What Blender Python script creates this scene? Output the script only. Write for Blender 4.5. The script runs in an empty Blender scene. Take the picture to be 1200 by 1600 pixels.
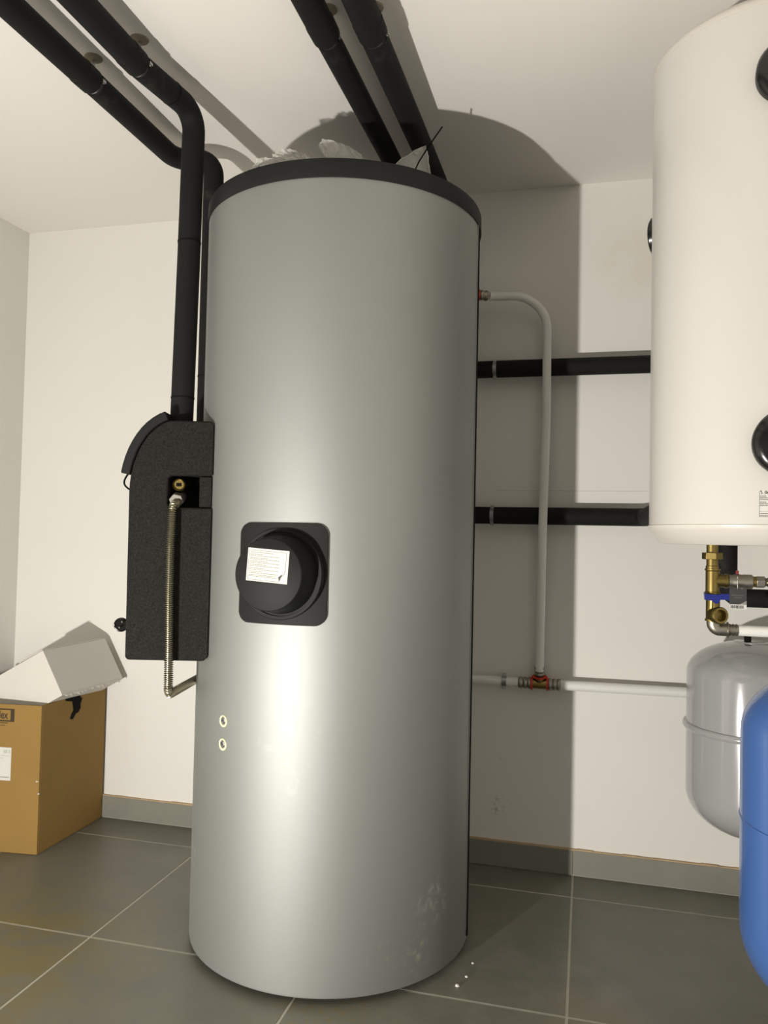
import bpy, bmesh, math, random
from mathutils import Vector, Matrix

random.seed(4)
S = bpy.context.scene
COL = S.collection
PI = math.pi

# ------------------------------------------------------------------ camera
CAM = Vector((0.0, -2.591, 1.05))
YAW, PITCH, ROLL, FPX = math.radians(14.51747), math.radians(1.81461), math.radians(1.22281), 1231.45
fwd = Vector((-math.sin(YAW)*math.cos(PITCH), math.cos(YAW)*math.cos(PITCH), math.sin(PITCH)))
right = Vector((math.cos(YAW), math.sin(YAW), 0))
up = right.cross(fwd)
r2 = right*math.cos(ROLL) + up*math.sin(ROLL)
u2 = up*math.cos(ROLL) - right*math.sin(ROLL)
cd = bpy.data.cameras.new('camera')
cam = bpy.data.objects.new('camera', cd)
COL.objects.link(cam)
cam.matrix_world = Matrix(((r2.x, u2.x, -fwd.x, CAM.x), (r2.y, u2.y, -fwd.y, CAM.y), (r2.z, u2.z, -fwd.z, CAM.z), (0, 0, 0, 1)))
cd.sensor_fit = 'VERTICAL'
cd.sensor_height = 36.0
cd.lens = 36.0*FPX/1600.0
cd.clip_start = 0.02
S.camera = cam

# ------------------------------------------------------------------ world and light
w = bpy.data.worlds.new('world')
S.world = w
w.use_nodes = True
w.node_tree.nodes['Background'].inputs[0].default_value = (1.0, 0.95, 0.88, 1)
w.node_tree.nodes['Background'].inputs[1].default_value = 0.02

# builder's flood lamp standing on the floor, left of the camera and low
ld = bpy.data.lights.new('flood_lamp', 'AREA')
ld.shape = 'DISK'
ld.size = 0.055
ld.energy = 73.0
ld.color = (1.0, 0.958, 0.89)
lo = bpy.data.objects.new('flood_lamp', ld)
COL.objects.link(lo)
lo.location = (-1.25, -2.88, 0.22)
lo.rotation_euler = Vector((0.38, 1.0, 0.52)).to_track_quat('-Z', 'Y').to_euler()

S.view_settings.view_transform = 'Standard'
S.view_settings.look = 'None'
S.view_settings.exposure = 0.0
S.view_settings.gamma = 1.0
S.view_settings.use_curve_mapping = False

# ------------------------------------------------------------------ materials
def lin(c):
    return tuple(((v/255)/12.92 if v/255 <= 0.04045 else ((v/255+0.055)/1.055)**2.4) for v in c)

def mat(name, rgb, rough=0.6, metal=0.0, var=0.0, scale=8.0, bump=0.0, bscale=200.0, spec=0.5, coat=0.0, var2=None):
    m = bpy.data.materials.new(name)
    m.use_nodes = True
    nt = m.node_tree
    b = nt.nodes['Principled BSDF']
    c = lin(rgb)
    b.inputs['Base Color'].default_value = (*c, 1)
    b.inputs['Roughness'].default_value = rough
    b.inputs['Metallic'].default_value = metal
    b.inputs['Specular IOR Level'].default_value = spec
    b.inputs['Coat Weight'].default_value = coat
    tc = nt.nodes.new('ShaderNodeTexCoord')
    if var > 0:
        n = nt.nodes.new('ShaderNodeTexNoise')
        n.inputs['Scale'].default_value = scale
        n.inputs['Detail'].default_value = 6
        n.inputs['Roughness'].default_value = 0.6
        nt.links.new(tc.outputs['Object'], n.inputs['Vector'])
        r = nt.nodes.new('ShaderNodeValToRGB')
        r.color_ramp.elements[0].position = 0.3
        r.color_ramp.elements[1].position = 0.7
        d = var2 if var2 else tuple(v*(1-var) for v in c)
        r.color_ramp.elements[0].color = (*d, 1)
        r.color_ramp.elements[1].color = (*c, 1)
        nt.links.new(n.outputs['Fac'], r.inputs['Fac'])
        nt.links.new(r.outputs['Color'], b.inputs['Base Color'])
    if bump > 0:
        n2 = nt.nodes.new('ShaderNodeTexNoise')
        n2.inputs['Scale'].default_value = bscale
        n2.inputs['Detail'].default_value = 3
        nt.links.new(tc.outputs['Object'], n2.inputs['Vector'])
        bp = nt.nodes.new('ShaderNodeBump')
        bp.inputs['Strength'].default_value = bump
        bp.inputs['Distance'].default_value = 0.002
        nt.links.new(n2.outputs['Fac'], bp.inputs['Height'])
        nt.links.new(bp.outputs['Normal'], b.inputs['Normal'])
    return m

def marks(m, scale, thr, rgb, amount, seed=0.0):
    """sparse smudges and specks of dirt mixed over a material's base colour"""
    nt = m.node_tree
    b = nt.nodes['Principled BSDF']
    tc = nt.nodes.new('ShaderNodeTexCoord')
    mp = nt.nodes.new('ShaderNodeMapping')
    mp.inputs['Location'].default_value = (seed, seed*1.7, seed*0.4)
    n = nt.nodes.new('ShaderNodeTexNoise')
    n.inputs['Scale'].default_value = scale
    n.inputs['Detail'].default_value = 8
    n.inputs['Roughness'].default_value = 0.65
    r = nt.nodes.new('ShaderNodeValToRGB')
    r.color_ramp.elements[0].position = thr
    r.color_ramp.elements[1].position = min(1.0, thr+0.12)
    r.color_ramp.elements[0].color = (0, 0, 0, 1)
    r.color_ramp.elements[1].color = (amount, amount, amount, 1)
    mx = nt.nodes.new('ShaderNodeMix')
    mx.data_type = 'RGBA'
    nt.links.new(tc.outputs['Object'], mp.inputs['Vector'])
    nt.links.new(mp.outputs['Vector'], n.inputs['Vector'])
    nt.links.new(n.outputs['Fac'], r.inputs['Fac'])
    nt.links.new(r.outputs['Color'], mx.inputs['Factor'])
    if b.inputs['Base Color'].is_linked:
        l = b.inputs['Base Color'].links[0]
        nt.links.new(l.from_socket, mx.inputs[6])
    else:
        mx.inputs[6].default_value = b.inputs['Base Color'].default_value
    mx.inputs[7].default_value = (*lin(rgb), 1)
    nt.links.new(mx.outputs[2], b.inputs['Base Color'])
    return m

def smudge(m, centre, radius, scale, thr, rgb, amount):
    """one local stain: noise patches fading out with distance from its centre (object coordinates)"""
    nt = m.node_tree
    b = nt.nodes['Principled BSDF']
    tc = nt.nodes.new('ShaderNodeTexCoord')
    d = nt.nodes.new('ShaderNodeVectorMath')
    d.operation = 'DISTANCE'
    d.inputs[1].default_value = centre
    nt.links.new(tc.outputs['Object'], d.inputs[0])
    fall = nt.nodes.new('ShaderNodeMapRange')
    fall.interpolation_type = 'SMOOTHSTEP'
    for k, v in zip(('From Min', 'From Max', 'To Min', 'To Max'), (radius*0.25, radius, 1.0, 0.0)):
        fall.inputs[k].default_value = v
    nt.links.new(d.outputs['Value'], fall.inputs['Value'])
    n = nt.nodes.new('ShaderNodeTexNoise')
    n.inputs['Scale'].default_value = scale
    n.inputs['Detail'].default_value = 7
    n.inputs['Roughness'].default_value = 0.65
    nt.links.new(tc.outputs['Object'], n.inputs['Vector'])
    st_ = nt.nodes.new('ShaderNodeMapRange')
    for k, v in zip(('From Min', 'From Max', 'To Min', 'To Max'), (thr, thr+0.15, 0.0, amount)):
        st_.inputs[k].default_value = v
    nt.links.new(n.outputs['Fac'], st_.inputs['Value'])
    mu = nt.nodes.new('ShaderNodeMath')
    mu.operation = 'MULTIPLY'
    nt.links.new(fall.outputs[0], mu.inputs[0])
    nt.links.new(st_.outputs[0], mu.inputs[1])
    mx = nt.nodes.new('ShaderNodeMix')
    mx.data_type = 'RGBA'
    nt.links.new(mu.outputs[0], mx.inputs['Factor'])
    nt.links.new(b.inputs['Base Color'].links[0].from_socket, mx.inputs[6])
    mx.inputs[7].default_value = (*lin(rgb), 1)
    nt.links.new(mx.outputs[2], b.inputs['Base Color'])
    return m

M = {}
M['wall'] = mat('wall_paint', (227, 225, 219), 0.85, var=0.03, scale=1.6, bump=0.12, bscale=90)
marks(M['wall'], 9.0, 0.745, (150, 140, 125), 0.6, 3.1)
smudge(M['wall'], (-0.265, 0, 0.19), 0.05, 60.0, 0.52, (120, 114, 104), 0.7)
smudge(M['wall'], (-0.235, 0, 0.345), 0.07, 45.0, 0.60, (190, 186, 176), 0.7)
smudge(M['wall'], (0.13, 0, 1.95), 0.15, 7.0, 0.34, (219, 212, 194), 0.6)
smudge(M['wall'], (0.25, 0, 0.12), 0.35, 26.0, 0.68, (150, 128, 104), 0.8)
M['ceiling'] = mat('ceiling_paint', (229, 225, 219), 0.9, var=0.02, scale=2.0, bump=0.1, bscale=70)
marks(M['ceiling'], 10.0, 0.76, (150, 145, 138), 0.5, 7.7)
M['tile'] = mat('grey_floor_tile', (120, 119, 107), 0.42, var=0.22, scale=4.5, bump=0.05, bscale=60)
marks(M['tile'], 2.6, 0.56, (128, 119, 90), 0.45, 1.3)
smudge(M['tile'], (-1.45, -0.95, 0), 0.55, 9.0, 0.40, (122, 110, 66), 0.75)
smudge(M['tile'], (-0.52, -0.93, 0), 0.20, 60.0, 0.50, (128, 110, 66), 0.9)
smudge(M['tile'], (-0.15, -0.70, 0), 0.45, 6.0, 0.48, (146, 143, 132), 0.35)
smudge(M['tile'], (0.16, -0.86, 0), 0.09, 40.0, 0.58, (176, 172, 158), 0.8)
marks(M['tile'], 16.0, 0.66, (70, 66, 55), 0.5, 5.0)
M['skirt'] = mat('grey_skirting_tile', (132, 131, 120), 0.5, var=0.12, scale=6.0, bump=0.05, bscale=60)
M['grout'] = mat('pale_grout', (190, 186, 172), 0.9, var=0.15, scale=20)
M['bead'] = mat('beige_adhesive', (196, 168, 132), 0.8, var=0.25, scale=14)
M['steel_jacket'] = mat('silver_grey_jacket', (154, 157, 154), 0.60, metal=0.80, var=0.03, scale=3.0)
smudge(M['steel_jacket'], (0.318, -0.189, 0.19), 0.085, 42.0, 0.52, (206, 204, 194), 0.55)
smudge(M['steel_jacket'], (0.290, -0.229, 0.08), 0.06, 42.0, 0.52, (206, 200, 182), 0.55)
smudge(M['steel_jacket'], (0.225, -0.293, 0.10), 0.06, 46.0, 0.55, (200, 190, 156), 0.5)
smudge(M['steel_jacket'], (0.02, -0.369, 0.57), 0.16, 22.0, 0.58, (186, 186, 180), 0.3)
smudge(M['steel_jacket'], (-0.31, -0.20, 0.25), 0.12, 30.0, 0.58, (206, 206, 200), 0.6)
M['black_plastic'] = mat('black_plastic', (21, 21, 20), 0.6, spec=0.25, bump=0.04, bscale=300)
M['lid_plastic'] = mat('black_lid_plastic', (30, 31, 31), 0.65, spec=0.25, var=0.2, scale=18)
M['rubber'] = mat('black_rubber', (14, 14, 14), 0.85, spec=0.15)
M['foam'] = mat('black_pipe_insulation', (21, 20, 19), 0.8, spec=0.25, var=0.25, scale=9.0, bump=0.3, bscale=220)
marks(M['foam'], 8.0, 0.62, (66, 63, 58), 0.5, 4.0)
M['epp'] = mat('speckled_black_foam', (44, 43, 40), 0.8, spec=0.12, var=0.8, scale=260.0, bump=0.5, bscale=260)
M['gloss_black'] = mat('glossy_black', (20, 20, 20), 0.22)
M['chrome'] = mat('steel', (190, 188, 180), 0.25, metal=1.0)
M['zinc'] = mat('galvanised_steel', (165, 168, 170), 0.35, metal=1.0)
M['hose'] = mat('corrugated_steel', (150, 145, 126), 0.3, metal=1.0)
M['brass'] = mat('brass', (142, 124, 74), 0.38, metal=1.0, var=0.25, scale=30)
M['nickel'] = mat('nickel', (160, 155, 143), 0.4, metal=1.0, var=0.1, scale=30)
M['white_pipe'] = mat('white_plastic_pipe', (226, 226, 220), 0.4)
M['white_enamel'] = mat('white_enamel', (203, 200, 194), 0.28, coat=0.2)
M['white_trim'] = mat('white_cap', (206, 201, 193), 0.35)
M['grey_paint'] = mat('grey_vessel_paint', (160, 160, 161), 0.15, coat=0.5, var=0.03, scale=6)
M['blue_paint'] = mat('blue_vessel_paint', (62, 96, 156), 0.25, coat=0.4)
M['blue_plastic'] = mat('blue_plastic', (12, 30, 118), 0.35)
M['red_plastic'] = mat('red_plastic', (190, 52, 30), 0.4)
M['card'] = mat('brown_cardboard', (146, 115, 58), 0.85, var=0.10, scale=5.0, bump=0.1, bscale=50)
marks(M['card'], 14.0, 0.70, (198, 172, 124), 0.6, 9.0)
M['card_in'] = mat('cardboard_inside', (120, 100, 72), 0.9)
M['white_card'] = mat('white_cardboard', (207, 204, 196), 0.75, var=0.03, scale=6)
M['paper'] = mat('white_paper', (206, 204, 199), 0.9, spec=0.15)
M['ink'] = mat('black_ink', (28, 24, 18), 0.7)
M['grey_ink'] = mat('grey_ink', (140, 138, 132), 0.9, spec=0.1)
M['mid_ink'] = mat('mid_grey_ink', (100, 95, 90), 0.9, spec=0.1)
M['brown_ink'] = mat('dark_brown_ink', (52, 36, 16), 0.7)
M['green_ink'] = mat('green_ink', (140, 160, 135), 0.7)
M['dull_steel'] = mat('dull_steel', (120, 117, 108), 0.6, metal=0.7)
M['dark_red'] = mat('dark_red_plastic', (120, 30, 28), 0.45)
M['cream'] = mat('cream_foam', (232, 224, 178), 0.6)
M['dark_tag'] = mat('dark_tag', (52, 52, 54), 0.5)
M['plaster'] = mat('brownish_plaster', (150, 140, 120), 0.9, var=0.3, scale=30)
M['debris'] = mat('white_crumbs', (225, 222, 214), 0.8)
M['pencil'] = mat('pencil_line', (205, 201, 194), 0.9)

def film_mat():
    m = bpy.data.materials.new('clear_plastic_film')
    m.use_nodes = True
    nt = m.node_tree
    b = nt.nodes['Principled BSDF']
    b.inputs['Base Color'].default_value = (0.9, 0.9, 0.86, 1)
    b.inputs['Roughness'].default_value = 0.25
    tr = nt.nodes.new('ShaderNodeBsdfTransparent')
    tl = nt.nodes.new('ShaderNodeBsdfTranslucent')
    tl.inputs['Color'].default_value = (0.9, 0.9, 0.86, 1)
    m1 = nt.nodes.new('ShaderNodeMixShader')
    m1.inputs[0].default_value = 0.5
    m2 = nt.nodes.new('ShaderNodeMixShader')
    m2.inputs[0].default_value = 0.42
    nt.links.new(b.outputs[0], m1.inputs[1])
    nt.links.new(tl.outputs[0], m1.inputs[2])
    nt.links.new(tr.outputs[0], m2.inputs[1])
    nt.links.new(m1.outputs[0], m2.inputs[2])
    nt.links.new(m2.outputs[0], nt.nodes['Material Output'].inputs['Surface'])
    return m
M['film'] = film_mat()

# ------------------------------------------------------------------ mesh helpers (world coordinates)
class MB:
    def __init__(self):
        self.v, self.f = [], []
    def add(self, vs, fs):
        o = len(self.v)
        self.v += [Vector(p) for p in vs]
        self.f += [[i+o for i in f] for f in fs]
        return self
    def box(self, lo, hi, mtx=None):
        x0, y0, z0 = lo
        x1, y1, z1 = hi
        vs = [Vector(p) for p in ((x0, y0, z0), (x1, y0, z0), (x1, y1, z0), (x0, y1, z0), (x0, y0, z1), (x1, y0, z1), (x1, y1, z1), (x0, y1, z1))]
        if mtx:
            vs = [mtx @ p for p in vs]
        return self.add(vs, [(0, 3, 2, 1), (4, 5, 6, 7), (0, 1, 5, 4), (1, 2, 6, 5), (2, 3, 7, 6), (3, 0, 4, 7)])
    def lathe(self, prof, o, axis=(0, 0, 1), n=32, close=False):
        """prof: (radius, distance along axis); first and last points are capped unless radius is 0"""
        a = Vector(axis).normalized()
        t = a.orthogonal().normalized()
        b = a.cross(t)
        o = Vector(o)
        vs, fs = [], []
        for (r, h) in prof:
            for k in range(n):
                g = 2*PI*k/n
                vs.append(o + a*h + (t*math.cos(g) + b*math.sin(g))*r)
        m = len(prof)
        for i in range(m-1 if not close else m):
            j = (i+1) % m
            for k in range(n):
                k2 = (k+1) % n
                fs.append((i*n+k, i*n+k2, j*n+k2, j*n+k))
        if not close:
            fs.append(tuple(reversed(range(n))))
            fs.append(tuple(range((m-1)*n, m*n)))
        return self.add(vs, fs)
    def cyl(self, a, b, r, n=24, r1=None):
        a, b = Vector(a), Vector(b)
        return self.lathe([(r, 0), (r if r1 is None else r1, (b-a).length)], a, b-a, n)
    def ring(self, o, axis, r0, r1, h, n=32):
        """hollow ring of inner radius r0, outer radius r1, length h centred on o"""
        return self.lathe([(r0, -h/2), (r1, -h/2), (r1, h/2), (r0, h/2)], o, axis, n, True)
    def tube(self, pts, r, n=16, rfun=None):
        pts = [Vector(p) for p in pts]
        vs, fs = [], []
        t0 = (pts[1]-pts[0]).normalized()
        nrm = t0.orthogonal().normalized()
        for i, p in enumerate(pts):
            if i == 0:
                t = t0
            elif i == len(pts)-1:
                t = (pts[i]-pts[i-1]).normalized()
            else:
                t = ((pts[i+1]-p).normalized() + (p-pts[i-1]).normalized()).normalized()
            nrm = (nrm - t*nrm.dot(t)).normalized()
            bb = t.cross(nrm)
            rr = rfun(i) if rfun else r
            for k in range(n):
                g = 2*PI*k/n
                vs.append(p + (nrm*math.cos(g) + bb*math.sin(g))*rr)
        for i in range(len(pts)-1):
            for k in range(n):
                k2 = (k+1) % n
                fs.append((i*n+k, i*n+k2, (i+1)*n+k2, (i+1)*n+k))
        fs.append(tuple(reversed(range(n))))
        fs.append(tuple(range((len(pts)-1)*n, len(pts)*n)))
        return self.add(vs, fs)
    def prism(self, poly, d):
        """polygon of 3-D points extruded by vector d"""
        n = len(poly)
        d = Vector(d)
        vs = [Vector(p) for p in poly] + [Vector(p)+d for p in poly]
        fs = [tuple(range(n)), tuple(reversed(range(n, 2*n)))] + [(i, i+n, (i+1) % n+n, (i+1) % n) for i in range(n)]
        return self.add(vs, fs)
    def hexnut(self, a, b, r):
        return self.cyl(a, b, r, 6)

def fillet(pts, rad, seg=8):
    """polyline with every inner corner rounded by radius rad (or list of radii)"""
    pts = [Vector(p) for p in pts]
    out = [pts[0]]
    for i in range(1, len(pts)-1):
        r = rad[i-1] if isinstance(rad, (list, tuple)) else rad
        a = (pts[i-1]-pts[i]).normalized()
        b = (pts[i+1]-pts[i]).normalized()
        ang = a.angle(b)
        if ang > PI-0.02:
            out.append(pts[i]); continue
        d = r/math.tan(ang/2)
        bis = (a+b).normalized()
        c = pts[i] + bis*(r/math.sin(ang/2))
        p0, p1 = pts[i]+a*d, pts[i]+b*d
        v0, v1 = p0-c, p1-c
        q = v0.rotation_difference(v1)
        for k in range(seg+1):
            qq = q.copy()
            m = Matrix.Identity(3).to_quaternion().slerp(q, k/seg)
            out.append(c + m @ v0)
    out.append(pts[-1])
    return out

def resample(pts, step):
    pts = [Vector(p) for p in pts]
    out = [pts[0]]
    acc = 0.0
    for a, b in zip(pts, pts[1:]):
        L = (b-a).length
        if L < 1e-9:
            continue
        s = step-acc
        while s <= L:
            out.append(a.lerp(b, s/L))
            s += step
        acc = (acc + L) % step
    return out

def link(o, parent=None):
    COL.objects.link(o)
    if parent:
        o.parent = parent
    return o

def rootloc(o):
    while o.parent:
        o = o.parent
    return o.location.copy()

def obj(name, mb, m, parent=None, smooth=True, bevel=0.0, loc=None, ang=40, segs=2):
    me = bpy.data.meshes.new(name)
    off = rootloc(parent) if parent else Vector(loc if loc else (0, 0, 0))
    me.from_pydata([p-off for p in mb.v], [], mb.f)
    me.validate()
    bm = bmesh.new()
    bm.from_mesh(me)
    bmesh.ops.recalc_face_normals(bm, faces=bm.faces)
    bm.to_mesh(me)
    bm.free()
    me.materials.append(m)
    if smooth:
        me.polygons.foreach_set('use_smooth', [True]*len(me.polygons))
        me.set_sharp_from_angle(angle=math.radians(ang))
    o = bpy.data.objects.new(name, me)
    link(o, parent)
    if not parent:
        o.location = off
    if bevel > 0:
        md = o.modifiers.new('bevel', 'BEVEL')
        md.width = bevel
        md.segments = segs
        md.limit_method = 'ANGLE'
        md.angle_limit = math.radians(35)
    return o

def tag(o, label, cat, group=None):
    o['label'] = label
    o['category'] = cat
    if group:
        o['group'] = group
    return o

def thing(name, loc, label, cat, group=None):
    o = bpy.data.objects.new(name, None)
    o.empty_display_size = 0.05
    o.location = loc
    link(o)
    return tag(o, label, cat, group)

def struct(o, label=None, cat=None):
    o['kind'] = 'structure'
    if label:
        o['label'] = label
        o['category'] = cat
    return o

def stuff(o):
    o['kind'] = 'stuff'
    return o

def text_mb(body, size, fn, bold=0.0):
    """lettering as mesh; fn maps flat (x, y) to a world point"""
    cu = bpy.data.curves.new('lettering', 'FONT')
    cu.body = body
    cu.size = size
    cu.resolution_u = 3
    cu.offset = bold*size
    o = bpy.data.objects.new('lettering', cu)
    COL.objects.link(o)
    dg = bpy.context.evaluated_depsgraph_get()
    me = bpy.data.meshes.new_from_object(o.evaluated_get(dg))
    mb = MB()
    mb.add([fn(v.co.x, v.co.y) for v in me.vertices], [list(p.vertices) for p in me.polygons])
    bpy.data.objects.remove(o)
    bpy.data.curves.remove(cu)
    bpy.data.meshes.remove(me)
    return mb

# ------------------------------------------------------------------ room shell
XL, XR, YB, YF, H = -2.123, 0.62, 0.0, -4.6, 2.204
T = 0.08
struct(obj('floor', MB().box((XL-T, YF-T, -0.1), (XR+T, YB+T, -0.0008)), M['grout'], loc=(0, 0, 0)), 'floor of large dark grey tiles with pale joints', 'floor')
FLOOR = bpy.data.objects['floor']
struct(obj('ceiling', MB().box((XL-T, YF-T, H), (XR+T, YB+T, H+0.1)), M['ceiling']), 'smooth white painted ceiling above the tanks', 'ceiling')
wb = struct(obj('wall_back', MB().box((XL-T, YB, -0.003), (XR+T, YB+T, H)), M['wall']), 'white painted wall behind the silver tank', 'wall')
struct(obj('wall_left', MB().box((XL-T, YF, -0.003), (XL, YB, H)), M['wall']), 'white painted wall at the left edge', 'wall')
struct(obj('wall_right', MB().box((XR, YF, -0.003), (XR+T, YB, H)), M['wall']), 'white painted wall beside the white heater', 'wall')
struct(obj('wall_front', MB().box((XL-T, YF-T, -0.003), (XR+T, YF, H)), M['wall']), 'white painted wall facing the back wall', 'wall')
obj('pencil_line', MB().box((-0.29, -0.0006, 1.2095), (0.42, 0, 1.2112)), M['pencil'], wb)

# floor tiles, 60 cm, each one piece with an eased edge and a 3 mm joint
G = 0.0026
xs = [XL] + [-1.233+0.6005*k for k in range(-1, 4)] + [XR]
ys = [YF] + [-0.1635-0.6063*k for k in range(7, -1, -1)] + [YB]
for i in range(len(xs)-1):
    for j in range(len(ys)-1):
        x0, x1, y0, y1 = xs[i]+G, xs[i+1]-G, ys[j]+G, ys[j+1]-G
        if x1-x0 < 0.02 or y1-y0 < 0.02:
            continue
        e = 0.0012
        mb = MB()
        vs = [(x0, y0, -0.004), (x1, y0, -0.004), (x1, y1, -0.004), (x0, y1, -0.004),
              (x0, y0, -e), (x1, y0, -e), (x1, y1, -e), (x0, y1, -e),
              (x0+e, y0+e, 0), (x1-e, y0+e, 0), (x1-e, y1-e, 0), (x0+e, y1-e, 0)]
        fs = [(8, 9, 10, 11)] + [(k, (k+1) % 4, (k+1) % 4+4, k+4) for k in range(4)] + [(k+4, (k+1) % 4+4, (k+1) % 4+8, k+8) for k in range(4)]
        mb.add(vs, fs)
        obj('tile', mb, M['tile'], FLOOR, smooth=False)

def skirting(name, horizontal, cuts, label):
    if horizontal:
        core = MB().box((XL, -0.006, 0), (XR, 0, 0.076))
    else:
        core = MB().box((XL, YF, 0), (XL+0.006, -0.012, 0.076))
    s = struct(obj(name, core, M['grout']), label, 'skirting')
    for a, b in zip(cuts, cuts[1:]):
        if horizontal:
            mb = MB().box((a+0.0015, -0.011, 0.003), (b-0.0015, -0.0061, 0.079))
        else:
            mb = MB().box((XL+0.0061, a+0.0015, 0.003), (XL+0.011, b-0.0015, 0.079))
        obj('tile', mb, M['skirt'], s, smooth=False, bevel=0.001, segs=1)
    mb = MB()
    n = 60
    lo, hi = (XL, XR) if horizontal else (YF, -0.012)
    for k in range(n):
        a, b = lo+(hi-lo)*k/n, lo+(hi-lo)*(k+1)/n
        h = 0.0815+0.0025*random.random()
        if horizontal:
            mb.box((a, -0.0095, 0.0762), (b, 0, h))
        else:
            mb.box((XL, a, 0.0762), (XL+0.0095, b, h))
    obj('adhesive_bead', mb, M['bead'], s, smooth=False)
    return s
skirting('baseboard_back', True, [XL, -1.83, -1.233, -0.632, -0.031, 0.569, XR], 'grey tile skirting along the back wall')
skirting('baseboard_left', False, [YF, -4.2, -3.6, -3.0, -2.4, -1.8, -1.2, -0.6, -0.012], 'grey tile skirting along the left wall')

# ------------------------------------------------------------------ big silver tank
TC = Vector((-0.66, -0.53, 0))
TR = 0.370
tank = thing('storage_tank', TC, 'tall silver grey cylindrical hot water tank with black lid, standing on the tiles', 'tank')
n = 128
mb = MB().lathe([(TR-0.006, 0.016), (TR-0.001, 0.017), (TR, 0.022), (TR, 1.882), (TR-0.004, 1.884)], TC, n=n)
jacket = obj('jacket', mb, M['steel_jacket'], tank, ang=50)
obj('base_ring', MB().lathe([(TR-0.03, 0.0), (TR-0.03, 0.018)], TC, n=64), M['rubber'], tank)
mb = MB().lathe([(TR-0.01, 1.876), (TR+0.003, 1.876), (TR+0.0035, 1.879), (TR+0.003, 1.916), (TR+0.001, 1.921), (TR-0.004, 1.922), (TR-0.03, 1.919), (0.002, 1.917)], TC, n=n)
obj('lid', mb, M['lid_plastic'], tank, ang=50)['label'] = 'black plastic lid'

def tp(a, z, r=TR):
    """point on the tank: angle in degrees, height, radius"""
    return Vector((TC.x+r*math.cos(math.radians(a)), TC.y+r*math.sin(math.radians(a)), z))

def cylpatch(c, a0, a1, z0, z1, r0, r1, seg=10):
    """a curved plate lying on a cylinder"""
    mb = MB()
    vs, fs = [], []
    for k in range(seg+1):
        g = math.radians(a0+(a1-a0)*k/seg)
        for (r, z) in ((r0, z0), (r1, z0), (r1, z1), (r0, z1)):
            vs.append((c.x+r*math.cos(g), c.y+r*math.sin(g), z))
    for k in range(seg):
        for q in range(4):
            fs.append((k*4+q, k*4+(q+1) % 4, k*4+4+(q+1) % 4, k*4+4+q))
    fs += [(0, 1, 2, 3), (seg*4+3, seg*4+2, seg*4+1, seg*4)]
    mb.add(vs, fs)
    return mb
# closing strip of the jacket, running down at its right edge
obj('closing_strip', cylpatch(TC, -1.4, 0.6, 0.03, 1.876, TR-0.002, TR+0.003, 2), M['rubber'], tank)['label'] = 'black vertical seam strip'
obj('closing_strip', cylpatch(TC, -3.4, -2.6, 0.05, 1.876, TR-0.002, TR+0.002, 2), M['steel_jacket'], tank)

# inspection flange: rounded square plate wrapped on the jacket, tapered cover, ring, label
FA, FZ = -92.9, 0.961
def roundrect(w, h, r, seg=6):
    out = []
    for (cx, cy, a) in ((w/2-r, h/2-r, 0), (-w/2+r, h/2-r, 90), (-w/2+r, -h/2+r, 180), (w/2-r, -h/2+r, 270)):
        for k in range(seg+1):
            g = math.radians(a+90*k/seg)
            out.append((cx+r*math.cos(g), cy+r*math.sin(g)))
    return out
poly = roundrect(0.221, 0.232, 0.028)
bm = bmesh.new()
# fill plate in columns so that it follows the jacket
cols = 14
vs, fs = [], []
W2, H2, RC = 0.1105, 0.116, 0.028
def hh(s):
    d = abs(s)-(W2-RC)
    return H2 if d <= 0 else H2-RC+math.sqrt(max(0, RC*RC-d*d))
ss = sorted(set([round(-W2+RC*(1-math.cos(PI/2*k/6)), 5) for k in range(7)] + [round(W2-RC*(1-math.cos(PI/2*k/6)), 5) for k in range(7)] + [round(-0.06+0.02*k, 5) for k in range(7)]))
mb = MB()
for s in ss:
    g = math.radians(FA)+s/TR
    for (r, z) in ((TR-0.004, FZ-hh(s)), (TR+0.006, FZ-hh(s)), (TR+0.006, FZ+hh(s)), (TR-0.004, FZ+hh(s))):
        vs.append((TC.x+r*math.cos(g), TC.y+r*math.sin(g), z))
for k in range(len(ss)-1):
    for q in range(4):
        fs.append((k*4+q, k*4+(q+1) % 4, k*4+4+(q+1) % 4, k*4+4+q))
K = (len(ss)-1)*4
fs += [(0, 1, 2, 3), (K+3, K+2, K+1, K)]
mb.add(vs, fs)
plate = obj('flange_plate', mb, M['black_plastic'], tank, bevel=0.0015)
bm.free()
plate['label'] = 'black rounded square plate'
FN = Vector((math.cos(math.radians(FA)), math.sin(math.radians(FA)), 0))
FO = tp(FA, FZ, TR)
mb = MB().lathe([(0.105, -0.012), (0.105, 0.0075), (0.1035, 0.0095), (0.0965, 0.0095), (0.0955, 0.006), (0.094, 0.006)], FO, FN, 96)
obj('flange_ring', mb, M['black_plastic'], plate)
mb = MB().lathe([(0.0945, -0.005), (0.0900, 0.012), (0.0815, 0.064), (0.0805, 0.0668), (0.0785, 0.068), (0.001, 0.068)], FO, FN, 96)
cover = obj('flange_cover', mb, M['black_plastic'], tank)
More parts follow.
